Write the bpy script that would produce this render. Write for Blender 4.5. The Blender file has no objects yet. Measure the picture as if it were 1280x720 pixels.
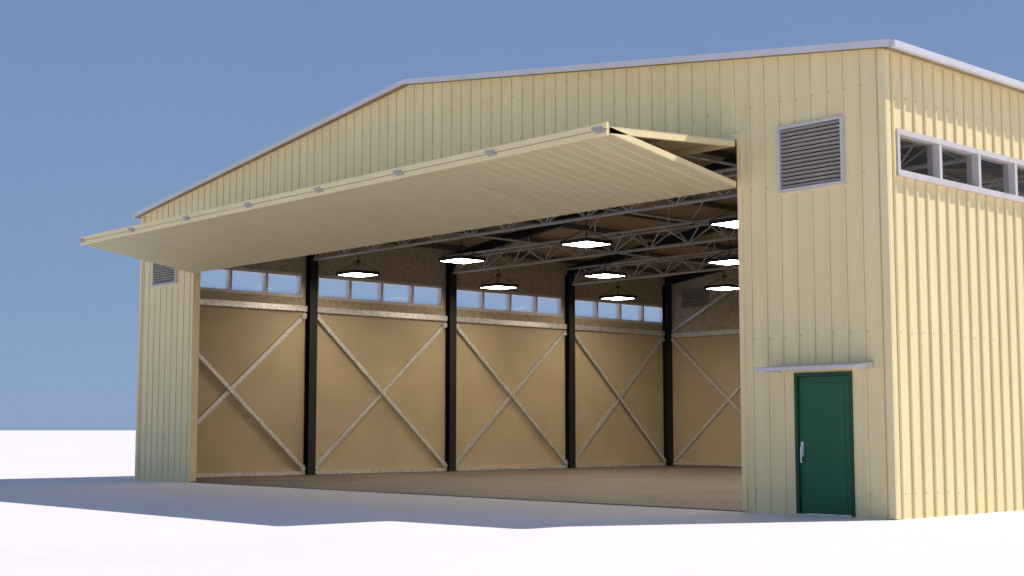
import bpy, math, random
from mathutils import Vector
random.seed(3)
sc = bpy.context.scene

W, L, H, RG = 22.8, 21.1, 7.0, 1.5      # width, depth, eave height, ridge rise
T = 0.15                                 # wall thickness
OX0, OX1, OZ = -20.05, -2.75, 6.05       # hangar opening
BAY = L/4
def zr(x): return H + RG*(1-abs(x+W/2)/(W/2))

# ------------------------------------------------------------------ materials
def nodes(name):
    m = bpy.data.materials.new(name); m.use_nodes = True
    nt = m.node_tree; b = nt.nodes['Principled BSDF']
    return m, nt, b
def mat(name, col, rough=0.6, metal=0.0, var=0.08, scale=1.5, stretch=(1,1,1), bump=0.0, bscale=40, fine=0.0, fscale=60):
    m, nt, b = nodes(name); N = nt.nodes.new; K = nt.links.new
    tc = N('ShaderNodeTexCoord'); mp = N('ShaderNodeMapping'); mp.inputs['Scale'].default_value = stretch
    K(tc.outputs['Object'], mp.inputs['Vector'])
    n = N('ShaderNodeTexNoise'); n.inputs['Scale'].default_value = scale; n.inputs['Detail'].default_value = 6
    K(mp.outputs[0], n.inputs['Vector'])
    mr = N('ShaderNodeMapRange'); mr.inputs['From Min'].default_value = .25; mr.inputs['From Max'].default_value = .75
    mr.inputs['To Min'].default_value = 1-var; mr.inputs['To Max'].default_value = 1+var
    K(n.outputs['Fac'], mr.inputs['Value'])
    fac = mr.outputs[0]
    if fine:
        n2 = N('ShaderNodeTexNoise'); n2.inputs['Scale'].default_value = fscale; n2.inputs['Detail'].default_value = 3
        K(tc.outputs['Object'], n2.inputs['Vector'])
        mr2 = N('ShaderNodeMapRange'); mr2.inputs['From Min'].default_value = .35; mr2.inputs['From Max'].default_value = .65
        mr2.inputs['To Min'].default_value = 1-fine; mr2.inputs['To Max'].default_value = 1+fine
        K(n2.outputs['Fac'], mr2.inputs['Value'])
        mm = N('ShaderNodeMath'); mm.operation = 'MULTIPLY'; K(fac, mm.inputs[0]); K(mr2.outputs[0], mm.inputs[1]); fac = mm.outputs[0]
    vm = N('ShaderNodeVectorMath'); vm.operation = 'SCALE'; vm.inputs[0].default_value = col
    K(fac, vm.inputs['Scale']); K(vm.outputs[0], b.inputs['Base Color'])
    b.inputs['Roughness'].default_value = rough; b.inputs['Metallic'].default_value = metal
    if bump:
        nb = N('ShaderNodeTexNoise'); nb.inputs['Scale'].default_value = bscale; nb.inputs['Detail'].default_value = 4
        K(tc.outputs['Object'], nb.inputs['Vector'])
        bp = N('ShaderNodeBump'); bp.inputs['Strength'].default_value = bump; bp.inputs['Distance'].default_value = .02
        K(nb.outputs['Fac'], bp.inputs['Height']); K(bp.outputs[0], b.inputs['Normal'])
    return m

CREAM = mat('cream_painted_steel', (.91,.755,.405), .5, 0, .055, 1.2, (2.5,2.5,.35), .12, 3)
CREAM_S = mat('cream_trim', (.905,.75,.415), .5, 0, .05, 2)
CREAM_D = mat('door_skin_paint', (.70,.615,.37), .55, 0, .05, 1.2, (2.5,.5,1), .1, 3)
RIB_EDGE = mat('rib_edge_strip', (.58,.45,.23), .7, 0, .25, 2)
WHITE = mat('roof_white_metal', (.66,.65,.68), .5, 0, .05, 1)
FRAME = mat('window_frame_paint', (.64,.59,.58), .5, 0, .06, 3)
SLAT = mat('louvre_metal', (.44,.40,.35), .5, .2, .08, 3)
DARK = mat('vent_shade_backing', (.02,.02,.02), .8)  # near-black colour stands in for the shade behind the vent slats
BLACK = mat('black_steel_paint', (.005,.005,.006), .6, 0, .2, 3)
GALV = mat('galvanised_steel', (.62,.62,.62), .4, .5, .12, 4, fine=.28, fscale=24)
GREEN = mat('green_door_paint', (.004,.105,.042), .45, 0, .1, 2)
GREEN2 = mat('green_frame_paint', (.003,.055,.024), .45, 0, .1, 2)
STEEL = mat('brushed_steel', (.7,.7,.7), .4, .5, .05, 5)
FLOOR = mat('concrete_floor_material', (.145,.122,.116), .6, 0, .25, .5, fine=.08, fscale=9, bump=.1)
CEIL = mat('roof_lining', (.34,.27,.18), .8, 0, .1, 1, fine=.15, fscale=20)

# wall lining: smooth board below the girt, coarse insulation above
def lining():
    m, nt, b = nodes('wall_lining'); N = nt.nodes.new; K = nt.links.new
    tc = N('ShaderNodeTexCoord'); sp = N('ShaderNodeSeparateXYZ'); K(tc.outputs['Object'], sp.inputs[0])
    gt = N('ShaderNodeMath'); gt.operation = 'GREATER_THAN'; gt.inputs[1].default_value = 4.8; K(sp.outputs['Z'], gt.inputs[0])
    n1 = N('ShaderNodeTexNoise'); n1.inputs['Scale'].default_value = .8; n1.inputs['Detail'].default_value = 5; K(tc.outputs['Object'], n1.inputs['Vector'])
    r1 = N('ShaderNodeValToRGB'); r1.color_ramp.elements[0].position = .3; r1.color_ramp.elements[1].position = .7
    r1.color_ramp.elements[0].color = (.42,.34,.215,1); r1.color_ramp.elements[1].color = (.48,.395,.255,1); K(n1.outputs['Fac'], r1.inputs[0])
    n2 = N('ShaderNodeTexNoise'); n2.inputs['Scale'].default_value = 9; n2.inputs['Detail'].default_value = 8; n2.inputs['Roughness'].default_value = .8; K(tc.outputs['Object'], n2.inputs['Vector'])
    r2 = N('ShaderNodeValToRGB'); r2.color_ramp.elements[0].position = .36; r2.color_ramp.elements[1].position = .64
    r2.color_ramp.elements[0].color = (.30,.25,.17,1); r2.color_ramp.elements[1].color = (.54,.46,.33,1); K(n2.outputs['Fac'], r2.inputs[0])
    mx = N('ShaderNodeMix'); mx.data_type = 'RGBA'; K(gt.outputs[0], mx.inputs[0]); K(r1.outputs[0], mx.inputs[6]); K(r2.outputs[0], mx.inputs[7])
    K(mx.outputs[2], b.inputs['Base Color']); b.inputs['Roughness'].default_value = .75
    return m
LINE = lining()

def glass():
    m = bpy.data.materials.new('window_glass'); m.use_nodes = True; nt = m.node_tree; nt.nodes.clear(); N = nt.nodes.new; K = nt.links.new
    o = N('ShaderNodeOutputMaterial'); t = N('ShaderNodeBsdfTransparent'); t.inputs[0].default_value = (.97,.98,.99,1)
    g = N('ShaderNodeBsdfGlossy'); g.inputs['Roughness'].default_value = .06
    tr = N('ShaderNodeBsdfTranslucent'); tr.inputs[0].default_value = (.75,.9,1,1)
    m0 = N('ShaderNodeMixShader'); m0.inputs[0].default_value = .25; K(t.outputs[0], m0.inputs[1]); K(tr.outputs[0], m0.inputs[2])
    f = N('ShaderNodeFresnel'); f.inputs[0].default_value = 1.10
    mx = N('ShaderNodeMixShader'); K(f.outputs[0], mx.inputs[0]); K(m0.outputs[0], mx.inputs[1]); K(g.outputs[0], mx.inputs[2]); K(mx.outputs[0], o.inputs[0])
    return m
GLASS = glass()
def emis(name, col, s):
    m = bpy.data.materials.new(name); m.use_nodes = True; nt = m.node_tree; nt.nodes.clear()
    o = nt.nodes.new('ShaderNodeOutputMaterial'); e = nt.nodes.new('ShaderNodeEmission'); e.inputs[0].default_value = (*col,1); e.inputs[1].default_value = s
    nt.links.new(e.outputs[0], o.inputs[0]); return m
LAMP = emis('lamp_diffuser', (1,.84,.64), 46)

# ------------------------------------------------------------------ mesh builder
class B:
    def __init__(s): s.v=[]; s.f=[]; s.m=[]
    def add(s, vs, fs, m=0):
        o=len(s.v); s.v+= [tuple(v) for v in vs]
        for f in fs: s.f.append([i+o for i in f]); s.m.append(m)
    def box(s,x0,x1,y0,y1,z0,z1,m=0):
        s.add([(x0,y0,z0),(x1,y0,z0),(x1,y1,z0),(x0,y1,z0),(x0,y0,z1),(x1,y0,z1),(x1,y1,z1),(x0,y1,z1)],
              [(0,3,2,1),(4,5,6,7),(0,1,5,4),(1,2,6,5),(2,3,7,6),(3,0,4,7)],m)
    def prism(s, poly, axis, a0, a1, m=0):   # poly 2D points, extrude along axis
        n=len(poly)
        def P(p,a): return (p[0],a,p[1]) if axis=='y' else ((a,p[0],p[1]) if axis=='x' else (p[0],p[1],a))
        vs=[P(p,a0) for p in poly]+[P(p,a1) for p in poly]
        fs=[tuple(range(n)),tuple(range(2*n-1,n-1,-1))]+[(i,i+n,(i+1)%n+n,(i+1)%n) for i in range(n)]
        s.add(vs,fs,m)
    def beam(s,p0,p1,w,h,m=0,up=(0,0,1)):
        p0=Vector(p0);p1=Vector(p1);d=(p1-p0).normalized();u=Vector(up)
        if abs(d.dot(u))>.99: u=Vector((0,1,0))
        sd=d.cross(u).normalized();u=sd.cross(d)
        vs=[]
        for p in (p0,p1):
            for a,b in ((-1,-1),(1,-1),(1,1),(-1,1)): vs.append(p+sd*a*w/2+u*b*h/2)
        s.add(vs,[(0,1,2,3),(7,6,5,4),(0,4,5,1),(1,5,6,2),(2,6,7,3),(3,7,4,0)],m)
    def tube(s,p0,p1,r,m=0,n=6):
        p0=Vector(p0);p1=Vector(p1);d=(p1-p0).normalized();u=Vector((0,0,1))
        if abs(d.dot(u))>.99: u=Vector((0,1,0))
        sd=d.cross(u).normalized();u=sd.cross(d)
        vs=[p+(sd*math.cos(2*math.pi*i/n)+u*math.sin(2*math.pi*i/n))*r for p in (p0,p1) for i in range(n)]
        s.add(vs,[tuple(range(n)),tuple(range(2*n-1,n-1,-1))]+[(i,i+n,(i+1)%n+n,(i+1)%n) for i in range(n)],m)
    def obj(s,name,mats,parent=None,bevel=0,loc=None):
        me=bpy.data.meshes.new(name); me.from_pydata(s.v,[],s.f)
        for m in mats: me.materials.append(m)
        me.polygons.foreach_set('material_index',s.m); me.validate()
        import bmesh
        bm=bmesh.new(); bm.from_mesh(me); bmesh.ops.recalc_face_normals(bm,faces=bm.faces); bm.to_mesh(me); bm.free()
        ob=bpy.data.objects.new(name,me); sc.collection.objects.link(ob)
        if loc: ob.location=loc
        if parent: ob.parent=parent
        if bevel:
            md=ob.modifiers.new('b','BEVEL'); md.width=bevel; md.segments=2; md.limit_method='ANGLE'
        return ob

hangar = bpy.data.objects.new('aircraft_hangar',None); sc.collection.objects.link(hangar)

# ------------------------------------------------------------------ walls
def paint_inner(ob, test):
    for p in ob.data.polygons:
        if test(p.center, p.normal): p.material_index = 1
DX0, DX1, DZ = -1.70, -0.71, 2.15       # personnel door hole
b=B()
b.box(-W,OX0,0,T,0,OZ); b.box(OX1,DX0,0,T,0,OZ); b.box(DX1,0,0,T,0,OZ); b.box(DX0,DX1,0,T,DZ,OZ)
b.prism([(-W,OZ),(0,OZ),(0,H),(-W/2,H+RG),(-W,H)],'y',0,T)
ob=b.obj('front_wall',[CREAM,LINE],hangar); paint_inner(ob,lambda c,n:n.y>.9)
b=B(); b.prism([(-W,0),(0,0),(0,H),(-W/2,H+RG),(-W,H)],'y',L-T,L)
ob=b.obj('back_wall',[CREAM,LINE],hangar); paint_inner(ob,lambda c,n:n.y<-.9)

WZ0, WZ1 = 5.13, 5.78
wins=[(i*BAY+.28, i*BAY+.28+4.72) for i in range(4)]
for side,(xa,xb,sg,nm) in enumerate([(-T,0,1,'right_wall'),(-W,-W+T,-1,'left_wall')]):
    b=B(); b.box(xa,xb,T,L-T,0,WZ0); b.box(xa,xb,T,L-T,WZ1,H)
    ys=[T]+[v for w in wins for v in w]+[L-T]
    for i in range(0,len(ys),2): b.box(xa,xb,ys[i],ys[i+1],WZ0,WZ1)
    ob=b.obj(nm,[CREAM,LINE],hangar); paint_inner(ob,lambda c,n:n.x*sg<-.9)
    # clerestory windows
    b=B(); out = xb if sg>0 else xa
    for (y0,y1) in wins:
        fx0,fx1 = (xa-.02,xb+.05) if sg>0 else (xa-.05,xb+.02)
        fw=.055
        b.box(fx0,fx1,y0-.03,y1+.03,WZ1-fw,WZ1+.03); b.box(fx0,fx1,y0-.03,y1+.03,WZ0-.03,WZ0+fw)
        for k in range(5):
            yc=y0+(y1-y0)*k/4; wd=.04
            a0,a1=yc-wd,yc+wd
            if k==0: a0=y0-.03
            if k==4: a1=y1+.03
            b.box(fx0+.004,fx1-.004,a0+.002,a1-.002,WZ0+fw,WZ1-fw)
        xm=(xa+xb)/2
        b.add([(xm,y0,WZ0),(xm,y1,WZ0),(xm,y1,WZ1),(xm,y0,WZ1)],[(0,1,2,3)],1)
        # sill drip
        b.box(min(out,out+sg*.09),max(out,out+sg*.09),y0-.05,y1+.05,WZ0-.05,WZ0-.032)
    b.obj('clerestory_windows',[FRAME,GLASS],hangar)

# ribs of the cladding
def rib(b,axis,c,o,sg,z0,z1,w=.03,t=.016,d=.024):
    # vertical trapezoid rib centred c along axis, on face plane o, outward sign sg
    if z1-z0<.05: return
    pr=[(c-w,o),(c-t,o+sg*d),(c+t,o+sg*d),(c+w,o)]
    if axis=='y': pr=[(q,p) for p,q in pr]
    b.prism(pr,'z',z0,z1)
    e0,e1=c+w+.001,c+w+.009        # darker strip added next to the rib to strengthen its line
    oa,ob_=sorted((o+sg*.0005,o+sg*.003))
    if axis=='x': b.box(e0,e1,oa,ob_,z0,z1,1)
    else: b.box(oa,ob_,c-w-.012,c-w-.001,z0,z1,1)
b=B(); s=B()
def screw(x,y,z,ax):
    r=.008
    if ax=='x': s.box(x-r,x+r,y-.01,y-.001,z-r,z+r)
    else: s.box(x+.001,x+.01,y-r,y+r,z-r,z+r)
P=.3; n=int(W/P)
for i in range(n):
    c=-W+.15+P*i+ .0
    top=min(zr(c-.03),zr(c+.03))-.01
    segs=[]
    if OX0-.08<c<OX1+.08: segs=[(OZ+.09,top)]
    elif -1.32-.66<c<-1.32+.66:
        low=2.33 if -2.12<c<-.28 else .02
        segs=[(low,4.99),(6.12,top)]
        if low>2 and not(DX0-.1<c<DX1+.1): segs.append((.02,2.18))
    elif -W+1.32-.66<c<-W+1.32+.66: segs=[(.02,4.99),(6.12,top)]
    elif -2.12<c<-.28: segs=[(.02,2.18),(2.33,top)]
    else: segs=[(.02,top)]
    for z0,z1 in segs: rib(b,'x',c,0,-1,z0,z1,w=.022,t=.012,d=.019)
    for zz in (.35,2.75,5.15,6.5,7.7):
        if any(z0<zz<z1-.05 for z0,z1 in segs): screw(c+.06+random.uniform(-.005,.005),0,zz+random.uniform(-.02,.02),'x')
    rib(b,'x',c,L,1,.02,top)
n=int(L/P)
for i in range(n):
    c=.2+P*i
    inw=any(y0-.08<c<y1+.08 for y0,y1 in wins)
    segs=[(.02,WZ0-.06),(WZ1+.04,H-.05)] if inw else [(.02,H-.05)]
    for z0,z1 in segs:
        rib(b,'y',c,0,1,z0,z1,d=.03); rib(b,'y',c,-W,-1,z0,z1)
    for zz in (.35,2.75,6.3):
        screw(0,c+.07,zz+random.uniform(-.02,.02),'y')
b.obj('cladding_ribs',[CREAM,RIB_EDGE],hangar)
s.obj('cladding_screws',[mat('screw_heads',(.42,.36,.24),.5,.2)],hangar)

# trims: corners, opening jambs, header
b=B()
for (x0,x1) in ((-.09,.032),(-W-.032,-W+.09)):
    b.box(x0,x1,-.032,-.002,.01,H-.02)
b.box(.002,.032,-.0019,.1,.01,H-.02); b.box(-W-.032,-W-.002,-.0019,.1,.01,H-.02)
b.box(OX0-.07,OX0+.02,-.035,T+.02,.03,OZ-.021)
b.box(OX1-.02,OX1+.07,-.035,T+.02,.03,OZ-.021)
b.box(OX0-.07,OX1+.07,-.035,T+.02,OZ-.02,OZ+.08)
b.obj('corner_and_jamb_trim',[CREAM_S],hangar,bevel=.006)

# ------------------------------------------------------------------ roof
b=B(); ov=.22; e=.16
for sg in (-1,1):
    xr=-W/2; xe=xr+sg*(W/2+ov); ze=H-RG*ov/(W/2)
    z0=lambda x:H+RG*(1-abs(x-xr)/(W/2))+.004
    b.prism([(xr,z0(xr)),(xe,z0(xe)),(xe,z0(xe)+.07),(xr,z0(xr)+.07)],'y',-e,L+e)
ob=b.obj('roof',[WHITE,CEIL],hangar); paint_inner(ob,lambda c,n:n.z<-.5)
b=B()
for sg in (-1,1):
    xe=-W/2+sg*(W/2+ov); z=zr(xe)
    for yy in (-e-.022,L+e+.002):
        b.prism([(-W/2,H+RG-.015),(xe,z-.015),(xe,z+.09),(-W/2,H+RG+.09)],'y',yy,yy+.02)
    b.box(min(xe,xe+sg*.08),max(xe,xe+sg*.08),-e,L+e,z-.03,z+.07)
b.obj('roof_edge_trim',[WHITE],hangar)

# purlins + rafters
b=B()
for k in range(-6,7):
    x=-W/2+k*1.8; b.box(x-.04,x+.04,T,L-T,zr(x)-.19,zr(x)-.035)
b.obj('purlins',[mat('brown_steel',(.10,.085,.065),.6)],hangar)
b=B()
fy=[BAY,2*BAY,3*BAY]
for y in fy+[T+.12,L-T-.12]:
    for sg in (-1,1):
        p0=(-W/2,y,H+RG-.34); p1=(-W/2+sg*(W/2-T),y,H-.34)
        b.beam(p0,p1,.02,.26); 
        b.beam(Vector(p0)+Vector((0,0,.13)),Vector(p1)+Vector((0,0,.13)),.16,.02); b.beam(Vector(p0)-Vector((0,0,.13)),Vector(p1)-Vector((0,0,.13)),.16,.02)
b.obj('rafters',[BLACK],hangar)
# columns (I section)
b=B()
def icol(x0,x1,y,z1):
    b.box(x0,x0+.02,y-.13,y+.13,.02,z1); b.box(x1-.02,x1,y-.13,y+.13,.02,z1); b.box(x0+.02,x1-.02,y-.012,y+.012,.02,z1)
for y in fy+[L-T-.14]:
    icol(-W+T+.01,-W+T+.24,y,6.55); icol(-T-.24,-T-.01,y,6.55)
for k in (1,2,3):
    x=-W+k*W/4
    y0=L-T-.27
    b.box(x-.13,x+.13,y0,y0+.02,.02,zr(x)-.5); b.box(x-.13,x+.13,y0+.24,y0+.26,.02,zr(x)-.5); b.box(x-.012,x+.012,y0+.02,y0+.24,.02,zr(x)-.5)
for y in fy:      # base plates
    for x in (-W+T+.13,-T-.13): b.box(x-.12,x+.12,y-.18,y+.18,.021,.045)
b.obj('steel_columns',[BLACK],hangar)

# girts and cross bracing
b=B()
for (xs,sg) in ((-W+T,1),(-T,-1)):
    for i in range(4):
        a=(i*BAY+.14) if i else T+.02; c=(i+1)*BAY-.14 if i<3 else L-T-.28
        for (z0,z1) in ((4.70,4.86),(.03,.13)):
            b.box(min(xs+sg*.01,xs+sg*.12),max(xs+sg*.01,xs+sg*.12),a,c,z0,z1)
        b.beam((xs+sg*.04,a,.16),(xs+sg*.04,c,4.64),.05,.11)
        b.beam((xs+sg*.10,a,4.64),(xs+sg*.10,c,.16),.05,.11)
        for (yy,zz) in ((a+.10,.24),(c-.10,.24),(a+.10,4.56),(c-.10,4.56)):
            b.box(min(xs+sg*.128,xs+sg*.134),max(xs+sg*.128,xs+sg*.134),yy-.07,yy+.07,zz-.07,zz+.07)
for k in range(4):
    a=-W+k*W/4+(.14 if k else T+.3); c=-W+(k+1)*W/4-(.14 if k<3 else T+.3)
    for (z0,z1) in ((4.62,4.78),(.05,.14)): b.box(a,c,L-T-.12,L-T-.01,z0,z1)
    b.beam((a,L-T-.04,.16),(c,L-T-.04,4.58),.05,.11,0); b.beam((a,L-T-.10,4.58),(c,L-T-.10,.16),.05,.11,0)
    if k in(0,3):
        if k==0: b.beam((a,L-T-.075,4.85),(c,L-T-.075,7.3),.05,.10)
        else: b.beam((c,L-T-.075,4.85),(a,L-T-.075,7.3),.05,.10)
b.obj('girts_and_bracing',[GALV],hangar)

# trusses (triangular section)
b=B()
for y in fy:
    zb,zt=6.22,6.72; x0,x1=-W+T+.25,-T-.25; n=16; st=(x1-x0)/n
    b.tube((x0,y,zb),(x1,y,zb),.045)
    for dy in (-.28,.28):
        b.tube((x0,y+dy,zt),(x1,y+dy,zt),.038)
        for i in range(n):
            xa=x0+i*st
            b.tube((xa,y,zb),(xa+st/2,y+dy,zt),.022); b.tube((xa+st/2,y+dy,zt),(xa+st,y,zb),.022)
    for i in range(n):
        xa=x0+(i+.5)*st; b.tube((xa,y-.28,zt),(xa,y+.28,zt),.017)
        if i%2==0: b.tube((xa,y,zt),(xa,y,zr(xa)-.45),.022)
    for i in range(1,n,3):
        xa=x0+i*st; xb=xa+ (1.2 if xa<-W/2 else -1.2); b.tube((xa,y,zt),(xb,y,zr(xb)-.46),.02)
for x in (-W/2-5.6,-W/2,-W/2+5.6):
    b.tube((x,T+.2,6.5),(x,L-T-.2,6.5),.03)
b.obj('roof_trusses',[mat('truss_steel',(.48,.47,.45),.45,.35,.12,4,fine=.25,fscale=30)],hangar)

# ------------------------------------------------------------------ floor, vents, personnel door
b=B(); b.box(-W+T,-T,T,L-T,-.1,.02); b.box(OX0+.02,OX1-.02,.005,T-.002,-.1,.018)
b.obj('hangar_floor',[FLOOR],hangar)

def vent(cx,y,sg,z=5.555,h=.525,name='louvre_vent',fr=FRAME):
    b=B(); w=.61; f=.045
    def bx(x0,x1,d0,d1,z0,z1,m=0):
        ya,yb=sorted((y+sg*d0,y+sg*d1)); b.box(x0,x1,ya,yb,z0,z1,m)
    bx(cx-w,cx+w,.001,.075,z+h-f,z+h); bx(cx-w,cx+w,.001,.075,z-h,z-h+f)
    bx(cx-w,cx-w+f,.001,.073,z-h+f,z+h-f); bx(cx+w-f,cx+w,.001,.073,z-h+f,z+h-f)
    bx(cx-w+f,cx+w-f,.001,.008,z-h+f,z+h-f,2)  # solid backing sheet, shade between the slats painted in; no hole
    n=int(15*h/.525); st=(2*h-2*f)/n
    for i in range(n):
        zc=z-h+f+st*(i+.5)
        b.beam((cx-w+f,y+sg*.038,zc),(cx+w-f,y+sg*.038,zc),.052,.01,1,up=(0,sg*-.62,.78) )
    b.obj(name,[fr,SLAT,DARK],hangar)
DULL=mat('dull_vent_paint',(.30,.27,.22),.6)
vent(-1.32,0,-1); vent(-W+1.32,0,-1); vent(-W+1.5,L-T,-1,6.0,.34,fr=DULL); vent(-1.5,L-T,-1,6.0,.34,fr=DULL)

b=B()
b.box(DX0-.03,DX0+.03,-.03,T,.02,DZ-.03,1); b.box(DX1-.03,DX1+.03,-.03,T,.02,DZ-.03,1); b.box(DX0-.03,DX1+.03,-.03,T,DZ-.03,DZ+.03,1)
b.box(DX0+.03,DX1-.03,.012,.06,.03,DZ-.035,0)
x0,x1=DX0+.13,DX1-.13
b.box(x0,x1,.004,.0119,.15,DZ-.13,0)
b.box(DX0,DX1,-.04,T,0.0,.022,2)
ob=b.obj('personnel_door',[GREEN,GREEN2,STEEL],hangar,bevel=.004)
b=B(); hx=DX0+.085
b.box(hx-.022,hx+.022,-.004,.012,.90,1.12); b.tube((hx,-.03,1.04),(hx,.0,1.04),.011,n=10)
b.tube((hx,-.035,1.045),(hx,-.035,.80),.014,n=10); b.tube((hx,-.035,.81),(hx,.012,.81),.01,n=10)
b.obj('door_handle',[STEEL],hangar)
b=B(); b.prism([(-.52,2.20),(-.002,2.23),(-.002,2.31),(-.52,2.255)],'x',-2.10,-.29)
for x in (-2.0,-.39): b.beam((x,-.45,2.205),(x,-.01,2.21),.03,.03)
b.obj('door_canopy',[FRAME],hangar,bevel=.006)

# ------------------------------------------------------------------ bifold door
A0=Vector((0,-.06,5.99)); F1=Vector((0,-3.04,5.785)); F2=Vector((0,-3.04,5.715)); E0=Vector((0,-.05,5.24))
def panel(p,q,th,outer_sign,name):
    b=B(); d=(q-p).normalized(); nrm=Vector((0,-d.z,d.y))
    if nrm.z<0: nrm=-nrm
    nrm*=outer_sign     # outside skin direction
    xs0,xs1=OX0+.03,OX1-.03
    def slab(xa,xb,s0,s1,n0,n1,m=0):
        vs=[]
        for x in (xa,xb):
            for s_,n_ in ((s0,n0),(s1,n0),(s1,n1),(s0,n1)):
                v=p+d*s_+nrm*n_; vs.append((x,v.y,v.z))
        b.add(vs,[(0,1,2,3),(7,6,5,4),(0,4,5,1),(1,5,6,2),(2,6,7,3),(3,7,4,0)],m)
    ln=(q-p).length
    slab(xs0,xs1,0,ln,.0,.02)                     # skin
    slab(xs0,xs1,0,.07,-th,-.001,2); slab(xs0,xs1,ln-.07,ln,-th,-.001,2)
    slab(xs0,xs0+.07,.07,ln-.07,-th,-.001,2); slab(xs1-.07,xs1,.07,ln-.07,-th,-.001,2)
    k=7
    for i in range(1,k):
        x=xs0+(xs1-xs0)*i/k; slab(x-.03,x+.03,.07,ln-.07,-th+.01,-.001,1)
    slab(xs0+.07,xs1-.07,ln/2-.03,ln/2+.03,-th+.012,-.002,1)
    x=xs0+.15
    while x<xs1-.05:                              # ribs
        vs=[]
        for s_ in (.01,ln-.01):
            for a,n_ in ((-.02,.02),(-.011,.031),(.011,.031),(.02,.02)):
                v=p+d*s_+nrm*n_; vs.append((x+a,v.y,v.z))
        b.add(vs,[(0,1,2,3),(7,6,5,4),(0,4,5,1),(1,5,6,2),(2,6,7,3)],0)
        x+=.3
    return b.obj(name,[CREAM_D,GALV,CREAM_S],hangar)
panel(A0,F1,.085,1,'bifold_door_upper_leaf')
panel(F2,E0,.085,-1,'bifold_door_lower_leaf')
b=B()
b.box(OX0+.03,OX1-.03,-3.10,-3.045,5.765,5.86); b.box(OX0+.03,OX1-.03,-3.10,-3.045,5.66,5.755)
b.obj('bifold_door_meeting_rail',[CREAM_S],hangar,bevel=.006)
b=B()
for i in range(8):
    x=OX0+.15+(OX1-OX0-.35)*i/7
    b.box(x-.13,x+.08,-3.112,-3.101,5.785,5.815); b.box(x-.05,x+.16,-3.112,-3.101,5.71,5.74)
    b.tube((x-.10,-3.113,5.762),(x+.13,-3.113,5.762),.012,n=8)
b.obj('bifold_door_hinges',[mat('hinge_zinc',(.5,.47,.44),.45,.3)],hangar)

# ------------------------------------------------------------------ hanging lamps
for y in fy:
    for k in range(-2,3):
        b=B(); h=.43
        b.box(-h,h,-h,h,.02,.08,0)
        for (x0,x1,y0,y1) in ((-h,h,-h,-h+.025),(-h,h,h-.025,h),(-h,-h+.025,-h+.025,h-.025),(h-.025,h,-h+.025,h-.025)): b.box(x0,x1,y0,y1,-.008,.0199,0)
        b.box(-h+.025,h-.025,-h+.025,h-.025,-.004,.0195,1)
        for sx in(-1,1):
            for sy in(-1,1): b.tube((sx*(h-.04),sy*(h-.04),.08),(0,0,.37),.009,0,5)
        b.tube((0,0,.36),(0,0,.58),.012,0,6); b.box(-.05,.05,-.05,.05,.35,.40,0)
        b.obj('pendant_lamp',[BLACK,LAMP],None,loc=(-W/2+k*4.45,y,5.6))

# ------------------------------------------------------------------ ground
b=B(); R=4000; b.add([(-R,-R,0),(R,-R,0),(R,R,0),(-R,R,0)],[(0,1,2,3)])
b.obj('ground',[mat('pale_ground',(.745,.69,.685),.85,0,.05,.12,bump=.06,bscale=2,fine=.02,fscale=3)])

# ------------------------------------------------------------------ light
sv=Vector((.366,.73,1)).normalized(); el=math.asin(sv.z); az=math.atan2(sv.x,sv.y)
w=bpy.data.worlds.new('World'); sc.world=w; w.use_nodes=True; nt=w.node_tree; N=nt.nodes.new; K=nt.links.new
sk=N('ShaderNodeTexSky'); sk.sky_type='NISHITA'; sk.sun_disc=False; sk.sun_elevation=el; sk.sun_rotation=az
sk.air_density=1.0; sk.dust_density=0.2; sk.ozone_density=1.5
# clear even blue, lighter towards the horizon, blended over the physical sky
tc=N('ShaderNodeTexCoord'); sp=N('ShaderNodeSeparateXYZ'); K(tc.outputs['Generated'],sp.inputs[0])
nz=N('ShaderNodeTexNoise'); nz.inputs['Scale'].default_value=7; nz.inputs['Detail'].default_value=5; K(tc.outputs['Generated'],nz.inputs['Vector'])
ma=N('ShaderNodeMath'); ma.operation='MULTIPLY_ADD'; ma.inputs[1].default_value=.09; K(nz.outputs['Fac'],ma.inputs[0]); K(sp.outputs['Z'],ma.inputs[2])
rp=N('ShaderNodeValToRGB'); K(ma.outputs[0],rp.inputs[0])
rp.color_ramp.elements[0].position=0.02; rp.color_ramp.elements[0].color=(.225,.34,.56,1)
rp.color_ramp.elements[1].position=.40; rp.color_ramp.elements[1].color=(.165,.27,.49,1)
sc2=N('ShaderNodeVectorMath'); sc2.operation='SCALE'; sc2.inputs['Scale'].default_value=10; K(rp.outputs[0],sc2.inputs[0])
mx=N('ShaderNodeMix'); mx.data_type='RGBA'; mx.inputs[0].default_value=.9; K(sk.outputs[0],mx.inputs[6]); K(sc2.outputs[0],mx.inputs[7])
bg=nt.nodes['Background']; bg.inputs[1].default_value=.1
K(mx.outputs[2],bg.inputs[0])
ld=bpy.data.lights.new('sun','SUN'); ld.energy=4.9; ld.angle=math.radians(.5); ld.color=(1,.94,.87)
lo=bpy.data.objects.new('sun',ld); sc.collection.objects.link(lo); lo.rotation_euler=sv.to_track_quat('Z','Y').to_euler(); lo.location=(10,20,30)

cd=bpy.data.cameras.new('camera'); cd.lens=50; cd.sensor_width=36; cd.clip_end=10000
co=bpy.data.objects.new('camera',cd); sc.collection.objects.link(co); co.location=(11.59,-18.22,1.3)
co.rotation_euler=(math.radians(95.7),0,math.radians(47.4)); sc.camera=co
sc.view_settings.view_transform='Standard'; sc.view_settings.look='None'; sc.view_settings.exposure=0
